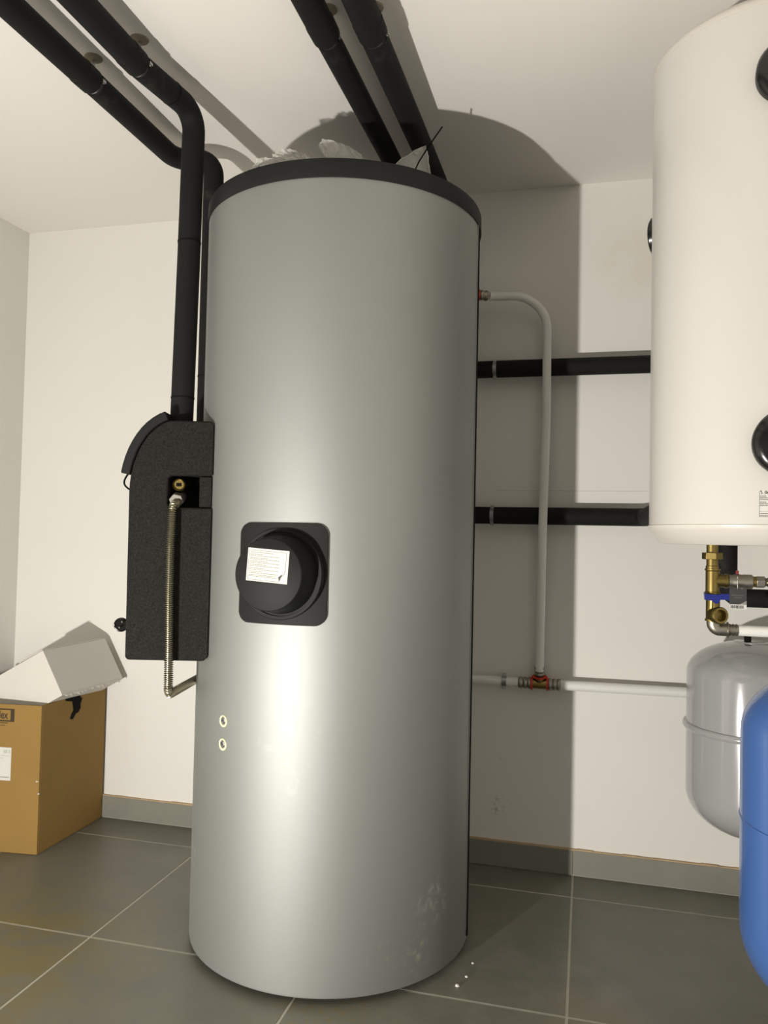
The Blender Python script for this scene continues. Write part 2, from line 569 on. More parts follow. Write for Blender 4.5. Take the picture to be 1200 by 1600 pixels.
# white printed label on the cover, slightly turned
FT = Vector((-FN.y, FN.x, 0))     # to the right as one looks at it
if FT.x < 0:
    FT = -FT
rot = math.radians(-3.5)
LX, LZ = -0.001, 0.020
def lab(x, y, d=0.0):
    X = LX + x*math.cos(rot)-y*math.sin(rot)
    Y = LZ + x*math.sin(rot)+y*math.cos(rot)
    return FO + FN*(0.068+d) + FT*X + Vector((0, 0, Y))
def flat_rect(fn, x0, y0, x1, y1, d0, d1):
    mb = MB()
    a = [fn(x0, y0, d0), fn(x1, y0, d0), fn(x1, y1, d0), fn(x0, y1, d0)]
    return mb.prism(a, fn(0, 0, d1)-fn(0, 0, d0))
lb = obj('paper_label', flat_rect(lab, -0.050, -0.0365, 0.050, 0.0365, 0.0, 0.0006), M['paper'], cover, smooth=False)
lb['label'] = 'white printed paper label'
mb = MB()
D0, D1 = 0.0006, 0.0009
def lrect(mb, x0, y0, x1, y1):
    mb.prism([lab(x0, y0, D0), lab(x1, y0, D0), lab(x1, y1, D0), lab(x0, y1, D0)], FN*(D1-D0))
lrect(mb, -0.047, 0.0315, 0.044, 0.0321)
lrect(mb, -0.047, -0.0335, 0.030, -0.0329)
lrect(mb, -0.047, -0.0335, -0.0464, 0.0321)
lrect(mb, 0.0434, -0.006, 0.044, 0.0321)
prev = (0.0437, -0.006)
for k in range(1, 9):
    g = k/8*PI/2
    cur = (0.0437-0.016*(1-math.cos(g)), -0.006-0.017*math.sin(g))
    d = Vector((cur[1]-prev[1], prev[0]-cur[0])).normalized()*0.0004
    mb.prism([lab(prev[0]-d.x, prev[1]-d.y, D0), lab(cur[0]-d.x, cur[1]-d.y, D0), lab(cur[0]+d.x, cur[1]+d.y, D0), lab(prev[0]+d.x, prev[1]+d.y, D0)], FN*0.0003)
    prev = cur
mb.prism([lab(0.0277, -0.023, D0), lab(0.038, -0.0145, D0), lab(0.031, -0.033, D0)], FN*0.0003)
stuff(obj('printed_frame', mb, M['mid_ink'], lb, smooth=False))
mb = MB()
y = 0.028
rr = random.Random(2)
for para in range(8):
    for l in range(2 if para else 1):
        x = -0.044
        end = (0.026 if l else -0.018+0.03*rr.random()) if para < 7 else 0.02
        while x < end:
            L = 0.002+0.005*rr.random()
            lrect(mb, x, y-0.0012, min(x+L, end+0.002), y)
            x += L+0.001
        y -= 0.0031
    y -= 0.0014
stuff(obj('printed_text', mb, M['grey_ink'], lb, smooth=False))

# two small sensor ports low on the jacket
for z in (0.605, 0.550):
    a = -117.6
    N = tp(a, 0, 1)-tp(a, 0, 0)
    P = tp(a, z, TR-0.002)
    c = obj('sensor_port', MB().lathe([(0.0140, 0), (0.0140, 0.0032), (0.0128, 0.004), (0.0095, 0.0032), (0.0090, 0.0005), (0.001, 0.0005)], P, N, 32), M['cream'], tank)
    c['label'] = 'cream ringed sensor port'
    P2 = P + Vector((0.0015, -0.0008, 0.0028))
    obj('screw', MB().lathe([(0.0088, 0), (0.0088, 0.005), (0.0076, 0.006), (0.0032, 0.006), (0.003, 0.003), (0.0005, 0.003)], P2, N, 6), M['zinc'], c, ang=20)

# ------------------------------------------------------------------ pump station on the tank's left side
SN = Vector((-0.966, -0.26, 0)).normalized()     # outward from tank
SV = Vector((-SN.y*-1, 0, 0))
SV = Vector((-0.26, 0.966, 0)).normalized()      # away from the camera
P0 = Vector((-0.8945, -0.8172, 0))
def st(u, v, z):
    return P0 + SN*u + SV*v + Vector((0, 0, z))
rel = TC-P0
cu_, cv_ = rel.dot(SN), rel.dot(SV)
def ut(v):
    return cu_ + math.sqrt(max(0.0, (TR+0.002)**2-(v-cv_)**2))
station = thing('pump_station', st(0.1, 0.17, 0.735), 'speckled black foam pump station clamped to the left side of the silver tank', 'pump station')
# outline in (u, z): back is u = None (follows the tank)
front = []
for k in range(0, 13):          # curved shoulder from front face to top
    g = k/12
    g2 = g*PI/2*0.86
    front.append((0.2085-0.094*(1-math.cos(g2))/(1-math.cos(PI/2*0.86)), 1.150+0.177*math.sin(g2)/math.sin(PI/2*0.86)))
W = 0.36
ZB, ZT = 0.736, 1.327
z_lo, z_hi = 1.112, 1.191
notch_u, nd = 0.113, 0.085
def loft(mb, vs_list, outline):
    """outline: function v -> list of (u, z); all slices have equal length"""
    slices = [[st(u, v, z) for (u, z) in outline(v)] for v in vs_list]
    m = len(slices[0])
    verts = [p for s in slices for p in s]
    fs = [tuple(range(m)), tuple(reversed(range((len(slices)-1)*m, len(slices)*m)))]
    for i in range(len(slices)-1):
        for k in range(m):
            k2 = (k+1) % m
            fs.append((i*m+k, i*m+k2, (i+1)*m+k2, (i+1)*m+k))
    mb.add(verts, fs)
def full(v):
    b = ut(v)
    return [(b, ZB+0.012), (b+0.010, ZB), (0.200, ZB), (0.206, ZB+0.006)] + front + [(b+0.006, ZT), (b, ZT-0.008)]
def notched(v):
    b = ut(v)
    r = 0.012
    arc1 = [(notch_u-r+r*math.sin(g), z_hi-r+r*math.cos(g)) for g in [PI/2*k/4 for k in range(5)]]
    arc2 = [(notch_u-r+r*math.cos(g), z_lo+r-r*math.sin(g)) for g in [PI/2*k/4 for k in range(5)]]
    return [(b, ZB+0.012), (b+0.010, ZB), (0.200, ZB), (0.206, ZB+0.006)] + front + [(b+0.006, ZT), (b, ZT-0.008), (b, z_hi)] + arc1 + arc2 + [(b, z_lo)]
mb = MB()
loft(mb, [0, 0.0425, nd], notched)
loft(mb, [nd+0.0005]+[nd+(W-nd)*k/8 for k in range(1, 9)], full)
shell = obj('foam_shell', mb, M['epp'], station, bevel=0.004, ang=30)
# plug piece beside the opening, next to the tank
mb = MB()
loft(mb, [0.004, 0.04, nd], lambda v: [(ut(v)+0.001, z_lo+0.002), (0.036, z_lo+0.002), (0.036, z_hi-0.002), (ut(v)+0.001, z_hi-0.002)])
obj('foam_plug', mb, M['epp'], station, bevel=0.002)
# brass port and hose nut inside the opening
mb = MB().lathe([(0.0155, 0.0), (0.0155, 0.060), (0.0135, 0.062), (0.0125, 0.060), (0.0115, 0.057), (0.001, 0.057)], st(0.0895, 0.072, 1.169), -SV, 32)
port = obj('brass_port', mb, M['brass'], station)
port['label'] = 'brass threaded port'
obj('slot', MB().box((-0.0065, -0.0042, 0), (0.0065, 0.0042, 0.0025), Matrix.Translation(st(0.0895, 0.0165, 1.169)) @ Matrix(((SN.x, 0, -SV.x), (SN.y, 0, -SV.y), (0, 1, 0))).to_4x4()), M['rubber'], port)
# display hood on the curved front
outer = []
for (du) in range(13):
    u, z = front[du]
    if du == 0:
        t = Vector((front[1][0]-front[0][0], front[1][1]-front[0][1]))
    elif du == 12:
        t = Vector((front[12][0]-front[11][0], front[12][1]-front[11][1]))
    else:
        t = Vector((front[du+1][0]-front[du-1][0], front[du+1][1]-front[du-1][1]))
    t.normalize()
    outer.append((u+t.y*0.024, z-t.x*0.024))
inner = [(u+0.001, z+0.0005) for (u, z) in front]
ol = outer[2:] + list(reversed(inner[2:]))
mb = MB()
loft(mb, [-0.004, W+0.004], lambda v: ol)
obj('display_hood', mb, M['black_plastic'], station, bevel=0.003, ang=30)['label'] = 'smooth curved black control hood'
# thin cable hanging from the hood
cab = []
for k in range(13):
    g = PI*k/12
    cab.append(st(0.212+0.018*math.sin(g), 0.03, 1.205-0.052*k/12-0.006*math.sin(g)))
obj('cable', MB().tube(cab, 0.0024, 8), M['rubber'], station)
# pipe boot on top
# (the risers end in the shell top)

# corrugated hose: from nut in the opening, down in front, back under the station
hose = thing('corrugated_hose', st(0.1, -0.01, 0.66), 'corrugated stainless steel hose hanging down the front of the black pump station', 'hose')
def hp(px_u, v, z):
    return st(px_u, v, z)
path = fillet([hp(0.094, 0.030, 1.132), hp(0.0955, -0.014, 1.112), hp(0.097, -0.019, 1.02), hp(0.0965, -0.019, 0.90), hp(0.0935, -0.018, 0.76), hp(0.0925, -0.016, 0.656), (-1.033, -0.610, 0.650), (-1.050, -0.47, 0.655), (-1.035, -0.36, 0.76)], [0.02, 0.05, 0.3, 0.3, 0.022, 0.2, 0.05], 8)
pts = resample(path, 0.00085)
obj('ribbed_tube', MB().tube(pts, 0.01, 14, rfun=lambda i: 0.0094+0.0023*math.sin(2*PI*i/6.0)), M['hose'], hose, ang=60)
mb = MB()
ax = (Vector(path[0])-Vector(path[2])).normalized()
mb.hexnut(hp(0.094, 0.032, 1.135), hp(0.094, 0.010, 1.128), 0.0185)
mb.cyl(hp(0.094, 0.075, 1.142), hp(0.094, 0.032, 1.135), 0.012, 20)
obj('hex_nut', mb, M['dull_steel'], hose, bevel=0.001, ang=20)

# power plug hanging beside the station
PP = Vector((-1.222, -0.69, 0.797))
plug = thing('power_plug', PP, 'black round power plug hanging at the left edge of the pump station', 'plug')
view = (CAM-PP).normalized()
view = Vector((view.x*0.8, view.y, 0.1)).normalized()
obj('body', MB().lathe([(0.014, -0.035), (0.019, -0.02), (0.0195, -0.004), (0.019, 0.0), (0.016, 0.001), (0.0155, -0.003), (0.001, -0.003)], PP, view, 32), M['gloss_black'], plug)
sx = view.cross(Vector((0, 0, 1))).normalized()
sz = sx.cross(view)
for s in (-1, 1):
    c = PP + sz*0.0075*s + sx*(-0.003*s)
    obj('pin', MB().cyl(c-view*0.004, c+view*0.014, 0.0024, 12), M['chrome'], plug)
    c2 = PP + sx*0.0185*s
    obj('earth_clip', MB().box((-0.003, -0.002, -0.003), (0.003, 0.002, 0.002), Matrix.Translation(c2)), M['chrome'], plug)
obj('cable', MB().tube([PP-view*0.034, PP-view*0.06+Vector((0.01, 0, -0.01)), PP-view*0.09+Vector((0.06, 0, 0.0)), st(0.208, 0.28, 0.85)], 0.0032, 8), M['rubber'], plug)

# ------------------------------------------------------------------ insulated pipes
def clamp(parent, p, axis, r, up_dir, top_len):
    """two-part pipe clamp, its threaded rod and a rosette; up_dir points to the carrying surface"""
    axis = Vector(axis).normalized()
    up_dir = Vector(up_dir).normalized()
    side = axis.cross(up_dir)
    mb = MB().ring(p, axis, r-0.010, r-0.003, 0.014, 28)
    c = obj('pipe_clamp', mb, M['zinc'], parent)
    for s in (-1, 1):
        q = Vector(p)+side*(r-0.002)*s
        mm = Matrix((side, axis, up_dir)).transposed().to_4x4()
        obj('clamp_ear', MB().box((-0.006, -0.006, -0.003), (0.006, 0.006, 0.003), Matrix.Translation(q) @ mm), M['zinc'], c, smooth=False)
        obj('screw', MB().lathe([(0.0045, 0), (0.0045, 0.004)], q+up_dir*-0.007, up_dir, 8), M['chrome'], c)
    if top_len > 0:
        a = Vector(p)+up_dir*(r)
        b = Vector(p)+up_dir*top_len
        obj('threaded_rod', MB().cyl(a, b, 0.004, 12), M['zinc'], c)
    return c

ZP = H-0.062
def rosette(parent, x, y, z0=H):
    mb = MB()
    mb.lathe([(0.022, 0), (0.020, -0.003), (0.004, -0.005)], (x, y, z0), (0, 0, 1), 16)
    obj('ceiling_rosette', mb, M['plaster'], parent)

grp_c = 'black insulated pipes under the ceiling'
def ceil_pipe(label, x, yjoint, path, rads, rfirst, grip=True, r=0.029, seams=()):
    """black foam lagged pipe from the room's front side, joint and clamp at yjoint, then along path"""
    t = thing('insulated_pipe', (x, yjoint, ZP), label, 'pipe', grp_c)
    mb = MB()
    mb.tube([(x, YF+0.001, ZP), (x, yjoint-0.050, ZP)], rfirst, 24)
    obj('insulation', mb, M['foam'], t)
    mb = MB()
    mb.lathe([(rfirst-0.003, 0), (rfirst+0.0014, 0.001), (rfirst+0.0008, 0.046), (rfirst-0.004, 0.048)], (x, yjoint-0.0535, ZP), (0, 1, 0), 28)
    obj('joint_sleeve', mb, M['foam'], t)
    path = [(path[0][0], yjoint+0.0055, ZP)] + list(path[1:])
    pts = fillet(path, rads, 10)
    obj('core_pipe', MB().tube([(x, yjoint-0.02, ZP), (x, yjoint+0.02, ZP)], r-0.010, 16), M['zinc'], t)
    obj('insulation', MB().tube(pts, r, 24), M['foam'], t)
    clamp(t, (x, yjoint, ZP), (0, 1, 0), r, (0, 0, 1), 0.062)
    rosette(t, x, yjoint-0.001)
    for (p, ax) in seams:
        obj('seam_tape', MB().ring(p, ax, r-0.001, r+0.0009, 0.004, 28), M['rubber'], t)
    return t

# left pair: one drops at the front of the pump station, the other jogs right and drops behind it
ceil_pipe('black insulated ceiling pipe bending down into the front of the pump station', -1.032, -0.985,
          [(-1.032, -0.985, ZP), (-1.004, -0.768, ZP), (-1.007, -0.770, 1.75), (-1.011, -0.775, 1.322)], [0.055, 0.5], 0.0305,
          seams=[((-1.0104, -0.774, 1.395), (0, 0, 1)), ((-1.0066, -0.770, 1.80), (0, 0, 1)), ((-1.0165, -0.865, ZP), (0.12, 1, 0))])
ceil_pipe('black insulated ceiling pipe nearest the left wall, jogging right before dropping behind the pump station', -1.183, -0.945,
          [(-1.183, -0.945, ZP), (-1.183, -0.535, ZP), (-1.0645, -0.535, ZP-0.006), (-1.0645, -0.535, 1.322)], [0.055, 0.055], 0.0305,
          seams=[((-1.0645, -0.535, 1.5), (0, 0, 1))])
# right pair: over the tank lid, then down behind the tank to the two wall pipes
ceil_pipe('black insulated ceiling pipe above the tank lid, left one of the right pair', -0.567, -0.987,
          [(-0.567, -0.987, ZP), (-0.562, -0.074, ZP), (-0.562, -0.074, 1.98), (-0.562, -0.074, 1.6)], [0.05, 0.5], 0.0305, r=0.0275)
ceil_pipe('black insulated ceiling pipe above the tank lid, the right one, its end bending down', -0.466, -0.972,
          [(-0.466, -0.972, ZP), (-0.460, -0.225, ZP), (-0.455, -0.074, ZP-0.10), (-0.455, -0.074, 1.6)], [0.12, 0.08], 0.032, r=0.030)

grp_w = 'black insulated pipes along the back wall'
def wall_pipe(label, z, xs0, xe, ye, clampx):
    t = thing('insulated_pipe', (clampx, -0.044, z), label, 'pipe', grp_w)
    pts = fillet([(clampx+0.006, -0.05, z), (xe, -0.05, z), (xe, ye, z)], 0.045, 8)
    obj('insulation', MB().tube([(xs0, -0.05, z), (clampx-0.006, -0.05, z)], 0.0275, 24), M['foam'], t)
    obj('insulation', MB().tube(pts, 0.0275, 24), M['foam'], t)
    obj('core_pipe', MB().tube([(clampx-0.02, -0.05, z), (clampx+0.02, -0.05, z)], 0.0175, 16), M['zinc'], t)
    c = clamp(t, (clampx, -0.05, z), (1, 0, 0), 0.0275, (0, 1, 0), 0.05)
    return t
wall_pipe('upper black insulated pipe running along the back wall to the white heater', 1.600, -0.70, 0.30, -0.610, -0.297)
wall_pipe('lower black insulated pipe running along the back wall to the white heater', 1.127, -0.70, 0.172, -0.665, -0.298)

# ------------------------------------------------------------------ white plastic pipes on the back wall
t = thing('white_pipe', (-0.2, -0.042, 0.6), 'white plastic water pipe running low along the back wall behind the grey vessel', 'pipe')
obj('tube', MB().tube([(-0.75, -0.042, 0.600), (-0.208, -0.042, 0.598)], 0.0145, 20), M['white_pipe'], t)
obj('tube', MB().tube([(-0.076, -0.042, 0.598), (XR-0.001, -0.042, 0.602)], 0.0155, 20), M['white_pipe'], t)
clamp(t, (-0.252, -0.042, 0.599), (1, 0, 0), 0.0210, (0, 1, 0), 0.042)

t = thing('pipe_tee', (-0.141, -0.042, 0.598), 'brass pipe tee with red rings and ribbed steel sleeves on the low white pipe', 'tee')
mb = MB().cyl((-0.165, -0.042, 0.598), (-0.117, -0.042, 0.598), 0.0165, 24)
mb.cyl((-0.141, -0.042, 0.598), (-0.141, -0.050, 0.625), 0.0150, 24)
obj('body', mb, M['brass'], t)
def ribbed(a, b, r, n=3):
    a, b = Vector(a), Vector(b)
    L = (b-a).length
    prof = [(r*0.86, 0)]
    for k in range(n):
        for s in (0.12, 0.3, 0.7, 0.88):
            prof.append((r*(1.0 if s in (0.3, 0.7) else 0.9), L*(k+s)/n))
    prof.append((r*0.86, L))
    return MB().lathe(prof, a, b-a, 24)
obj('press_sleeve', ribbed((-0.166, -0.042, 0.598), (-0.207, -0.042, 0.598), 0.0185), M['nickel'], t)
obj('press_sleeve', ribbed((-0.116, -0.042, 0.598), (-0.075, -0.042, 0.598), 0.0185), M['nickel'], t)
obj('press_sleeve', ribbed((-0.141, -0.050, 0.626), (-0.141, -0.058, 0.656), 0.0165), M['nickel'], t)
for (p, ax) in (((-0.165, -0.042, 0.598), (1, 0, 0)), ((-0.117, -0.042, 0.598), (1, 0, 0)), ((-0.141, -0.048, 0.622), (0, -0.27, 1))):
    obj('red_ring', MB().ring(p, ax, 0.013, 0.0205, 0.006, 28), M['red_plastic'], t)['label'] = 'red plastic ring'
for x in (-0.165, -0.124):
    obj('red_web', MB().box((x, -0.050, 0.6155), (x+0.007, -0.034, 0.6225)), M['red_plastic'], t, smooth=False)

t = thing('white_pipe', (-0.14, -0.09, 0.66), 'white plastic pipe bending down from the tank side to the red ringed tee', 'pipe')
pts = fillet([(-0.46, -0.23, 1.836), (-0.405, -0.125, 1.836), (-0.300, -0.090, 1.825), (-0.132, -0.088, 1.822), (-0.130, -0.088, 1.45), (-0.137, -0.085, 1.05), (-0.141, -0.060, 0.640)], [0.05, 0.08, 0.115, 1.0, 1.0], 12)
pts2 = [p for p in pts if p.x > -0.318]
obj('tube', MB().tube(pts2, 0.0135, 20), M['white_pipe'], t)
obj('press_sleeve', ribbed((-0.318, -0.094, 1.827), (-0.345, -0.104, 1.829), 0.0165, 2), M['nickel'], t)
obj('red_ring', MB().ring((-0.349, -0.105, 1.829), (0.9, 0.34, 0), 0.010, 0.0185, 0.008, 24), M['red_plastic'], t)['label'] = 'red plastic ring'
obj('elbow', MB().tube(fillet([(-0.350, -0.1055, 1.829), (-0.395, -0.122, 1.831), (-0.46, -0.24, 1.831)], 0.02, 6), 0.0125, 18), M['brass'], t)

# ------------------------------------------------------------------ white wall heater
HC = Vector((0.356, -0.83, 0))
HR = 0.230
heater = thing('wall_heater', (HC.x, HC.y, 1.048), 'white enamel cylindrical water heater hanging at the right above the brass valves', 'water heater')
obj('shell', MB().lathe([(HR-0.006, 1.084), (HR, 1.086), (HR, 2.045), (HR-0.006, 2.047)], HC, n=96), M['white_enamel'], heater)
obj('top_cover', MB().lathe([(HR-0.004, 2.040), (HR+0.0015, 2.041), (HR+0.002, 2.049), (HR-0.001, 2.055), (HR-0.022, 2.072), (HR-0.045, 2.077), (0.002, 2.079)], HC, n=96), M['white_trim'], heater)
obj('bottom_cover', MB().lathe([(0.002, 1.048), (HR-0.030, 1.048), (HR-0.022, 1.050), (HR-0.002, 1.076), (HR+0.002, 1.081), (HR+0.0025, 1.086), (HR-0.004, 1.0875)], HC, n=96), M['white_trim'], heater)
for z in (1.20, 1.80):
    obj('wall_bracket', MB().box((HC.x+HR-0.01, HC.y-0.12, z), (XR-0.0005, HC.y+0.12, z+0.04)), M['zinc'], heater, smooth=False)
def hpnt(a, z, r):
    g = math.radians(a)
    return Vector((HC.x+r*math.cos(g), HC.y+r*math.sin(g), z))
for (a, z, r, th) in ((-92.8, 1.2325, 0.061, 0.022), (-92.2, 1.905, 0.061, 0.022), (158, 1.737, 0.043, 0.012)):
    N = hpnt(a, 0, 1)-hpnt(a, 0, 0)
    o = hpnt(a, z, HR)
    sag = HR-math.sqrt(HR*HR-r*r)
    mb = MB().lathe([(r, -sag-0.001), (r+0.001, th*0.45), (r-0.004, th*0.8), (r-0.014, th), (r*0.45, th+0.001), (r*0.40, th-0.003), (0.001, th-0.003)], o, N, 48)
    obj('port_cap', mb, M['gloss_black'], heater)['label'] = 'round black port cap'
# rating label, wrapped on the shell
LA = math.radians(-104.7)
def hw(s, z, d=0.0):
    g = LA+s/HR
    return Vector((HC.x+(HR+d)*math.cos(g), HC.y+(HR+d)*math.sin(g), z))
def hpatch(s0, z0, s1, z1, d0, d1, seg=6):
    mb = MB()
    vs, fs = [], []
    for k in range(seg+1):
        s = s0+(s1-s0)*k/seg
        vs += [hw(s, z0, d0), hw(s, z0, d1), hw(s, z1, d1), hw(s, z1, d0)]
    for k in range(seg):
        for q in range(4):
            fs.append((k*4+q, k*4+(q+1) % 4, k*4+4+(q+1) % 4, k*4+4+q))
    fs += [(0, 1, 2, 3), (seg*4+3, seg*4+2, seg*4+1, seg*4)]
    return mb.add(vs, fs)
rl = obj('rating_label', hpatch(-0.001, 1.0965, 0.085, 1.149, -0.001, 0.0004), M['paper'], heater, smooth=False)
rl['label'] = 'white printed rating label'
mb = MB()
def hl(s0, z0, s1, z1):
    q = hpatch(s0, z0, s1, z1, 0.0004, 0.0007, 4)
    mb.add(q.v, q.f)
hl(0, 1.1, 0.0005, 1.146)
hl(0, 1.1415, 0.084, 1.1419); hl(0, 1.110, 0.084, 1.1104); hl(0, 1.1, 0.084, 1.1004)
stuff(obj('printed_frame', mb, M['mid_ink'], rl, smooth=False))
mb = MB()
for (z, e) in ((1.1385, 0.011), (1.1355, 0.03), (1.1325, 0.026), (1.1275, 0.012), (1.1245, 0.04), (1.1215, 0.024), (1.1070, 0.06), (1.1030, 0.05)):
    s = 0.0012
    while s < e:
        L = 0.0012+0.0025*rr.random()
        hl(s, z-0.0014, s+L, z)
        s += L+0.0007
stuff(obj('printed_text', mb, M['mid_ink'], rl, smooth=False))
mb = text_mb('Galm', 0.0062, lambda x, y: hw(0.0085+x, 1.1427+y, 0.0007), 0.035)
obj('lettering', mb, M['ink'], rl, smooth=False)
mb = MB()
for pth in ([(0.0015, 0.0055), (0.0045, 0.0055), (0.0035, 0.0035), (0.0015, 0.0040)], [(0.003, 0.0032), (0.0045, 0.0024), (0.0052, 0.0006), (0.0035, 0.0006)]):
    mb.prism([hw(s, 1.1420+z, 0.0004) for (s, z) in pth], Vector((0, -0.0003, 0)))
obj('emblem', mb, M['ink'], rl, smooth=False)

# ------------------------------------------------------------------ brass fittings below the heater
BX, BY = 0.2525, -0.83
fit = thing('valve_assembly', (BX, BY, 0.885), 'brass tee and valve column hanging below the white heater, with blue butterfly handle', 'valve')
obj('nipple', MB().cyl((BX-0.001, BY, 1.052), (BX-0.001, BY, 1.030), 0.0115, 24), M['brass'], fit)
mb = MB().hexnut((BX-0.001, BY, 1.032), (BX-0.001, BY, 1.018), 0.0205)
obj('union_nut', mb, M['brass'], fit, bevel=0.001, ang=20)
obj('nipple', MB().lathe([(0.0115, 0), (0.0115, -0.014), (0.0128, -0.015), (0.0128, -0.021), (0.0105, -0.022)], (BX-0.001, BY, 1.019), n=24), M['brass'], fit)
mb = MB().lathe([(0.0155, 0), (0.0155, -0.003), (0.0138, -0.005), (0.0138, -0.047), (0.0155, -0.048), (0.0155, -0.052), (0.012, -0.053)], (BX, BY, 0.9985), n=28)
mb.cyl((BX, BY, 0.974), (BX+0.027, BY, 0.974), 0.0135, 24)
mb.lathe([(0.0150, 0), (0.0150, 0.005)], (BX+0.024, BY, 0.974), (1, 0, 0), 24)
obj('upper_tee', mb, M['brass'], fit)
mb = MB().lathe([(0.0145, 0), (0.0138, -0.002), (0.0138, -0.050), (0.0155, -0.051), (0.0155, -0.055), (0.012, -0.056)], (BX+0.001, BY, 0.9455), n=28)
mb.lathe([(0.0165, 0), (0.0175, 0.012), (0.0175, 0.024), (0.0160, 0.026), (0.0120, 0.026), (0.0110, 0.012), (0.001, 0.012)], (BX+0.003, BY-0.002, 0.9035), (0.38, -0.92, 0.03), 28)
obj('lower_tee', mb, M['brass'], fit)
# butterfly handle
mb = MB()
hy = BY-0.022
mb.prism([(BX-0.019, hy, 0.951), (BX-0.018, hy, 0.9475), (BX-0.006, hy, 0.9465), (BX+0.008, hy, 0.9465), (BX+0.018, hy, 0.9485), (BX+0.033, hy, 0.9485),
          (BX+0.0335, hy, 0.934), (BX+0.022, hy, 0.9365), (BX+0.012, hy, 0.936), (BX+0.009, hy, 0.929), (BX+0.002, hy, 0.928), (BX-0.003, hy, 0.9335), (BX-0.0175, hy, 0.935)], (0, 0.012, 0))
obj('butterfly_handle', mb, M['blue_plastic'], fit, bevel=0.0018, segs=2, ang=30)['label'] = 'blue butterfly handle'
obj('valve_stem', MB().cyl((BX+0.004, BY-0.010, 0.936), (BX+0.004, BY-0.013, 0.912), 0.0075, 18), M['brass'], fit)
# nickel elbow at the foot and press sleeve
pts = fillet([(BX+0.002, BY, 0.890), (BX+0.002, BY, 0.8735), (BX+0.030, BY, 0.8735)], 0.0125, 8)
obj('elbow', MB().tube(pts, 0.0132, 24), M['nickel'], fit)
obj('elbow_collar', MB().lathe([(0.0125, 0), (0.0165, 0.001), (0.0165, 0.0035), (0.0125, 0.0045)], (BX+0.027, BY, 0.8735), (1, 0, 0), 24), M['nickel'], fit)
obj('press_sleeve', ribbed((BX+0.0305, BY, 0.8735), (BX+0.0495, BY, 0.8735), 0.0125), M['nickel'], fit)
# ball valve to the right of the upper tee
mb = MB().lathe([(0.0125, 0), (0.0135, 0.001), (0.0135, 0.010), (0.0150, 0.014), (0.0150, 0.022), (0.0140, 0.026), (0.0148, 0.030), (0.0148, 0.045), (0.0125, 0.047)], (BX+0.030, BY, 0.974), (1, 0, 0), 28)
obj('ball_valve', mb, M['nickel'], fit)
obj('brass_ring', MB().cyl((BX+0.077, BY, 0.974), (BX+0.083, BY, 0.974), 0.011, 20), M['brass'], fit)
mb = MB().hexnut((BX+0.083, BY, 0.974), (BX+0.099, BY, 0.974), 0.0125)
obj('compression_nut', mb, M['nickel'], fit, bevel=0.0008, ang=20)
obj('valve_lever', MB().box((BX+0.045, BY-0.003, 0.986), (BX+0.050, BY+0.005, 0.9965)), M['dark_red'], fit, bevel=0.001)['label'] = 'red lever stub'

t = thing('braided_hose', (BX+0.1, BY, 0.974), 'steel hose end screwed to the ball valve at the right edge', 'hose')
pts = resample([(BX+0.099, BY, 0.974), (0.5, BY, 0.974), (XR, BY, 0.974)], 0.00125)
obj('ribbed_tube', MB().tube(pts, 0.008, 14, rfun=lambda i: 0.0088+0.0010*math.sin(2*PI*i/4.0)), M['hose'], t, ang=60)

o = obj('white_pipe', MB().tube([(BX+0.050, BY, 0.8735), (XR-0.0005, BY, 0.872)], 0.0112, 20), M['white_pipe'], loc=(BX+0.05, BY, 0.873))
tag(o, 'white plastic pipe leaving the foot of the brass valve column to the right', 'pipe')

t = thing('insulated_pipe', (0.318, -0.60, 0.925), 'short black insulated pipe elbowing right behind the brass valves', 'pipe')
pts = fillet([(0.318, -0.60, 1.050), (0.318, -0.60, 0.926), (XR-0.0005, -0.60, 0.926)], 0.032, 8)
obj('insulation', MB().tube(pts, 0.0215, 22), M['foam'], t)

# paper tag hanging from the ball valve
t = thing('paper_tag', (0.297, -0.852, 0.955), 'dark printed hang tag with white barcode strip, below the ball valve', 'tag')
mb = MB().box((0.2815, -0.8525, 0.928), (0.3140, -0.8518, 0.9605))
obj('card', mb, M['dark_tag'], t, smooth=False)
ms = obj('barcode_strip', MB().box((0.2825, -0.8525, 0.9185), (0.3140, -0.8518, 0.928)), M['paper'], t, smooth=False)
mb = MB()
x = 0.284
while x < 0.3085:
    wdt = 0.0004+0.0011*rr.random()
    mb.box((x, -0.8529, 0.9200), (x+wdt, -0.8525, 0.9262))
    x += wdt+0.0005+0.0008*rr.random()
stuff(obj('bars', mb, M['dark_tag'], ms, smooth=False))
mb = MB()
for (z, a, b) in ((0.9455, 0.2855, 0.308), (0.9408, 0.291, 0.304)):
    x = a
    while x < b:
        L = 0.001+0.002*rr.random()
        mb.box((x, -0.8529, z), (x+L, -0.8525, z+0.0022))
        x += L+0.0008
stuff(obj('printed_text', mb, M['mid_ink'], t, smooth=False))
obj('grey_corner', MB().prism([(0.300, -0.8529, 0.928), (0.314, -0.8529, 0.928), (0.314, -0.8529, 0.936)], (0, 0.0004, 0)), M['grey_ink'], t, smooth=False)
obj('string', MB().tube([(0.297, -0.852, 0.959), (0.298, -0.846, 0.970), (0.2985, -0.842, 0.984)], 0.0007, 6), M['paper'], t)

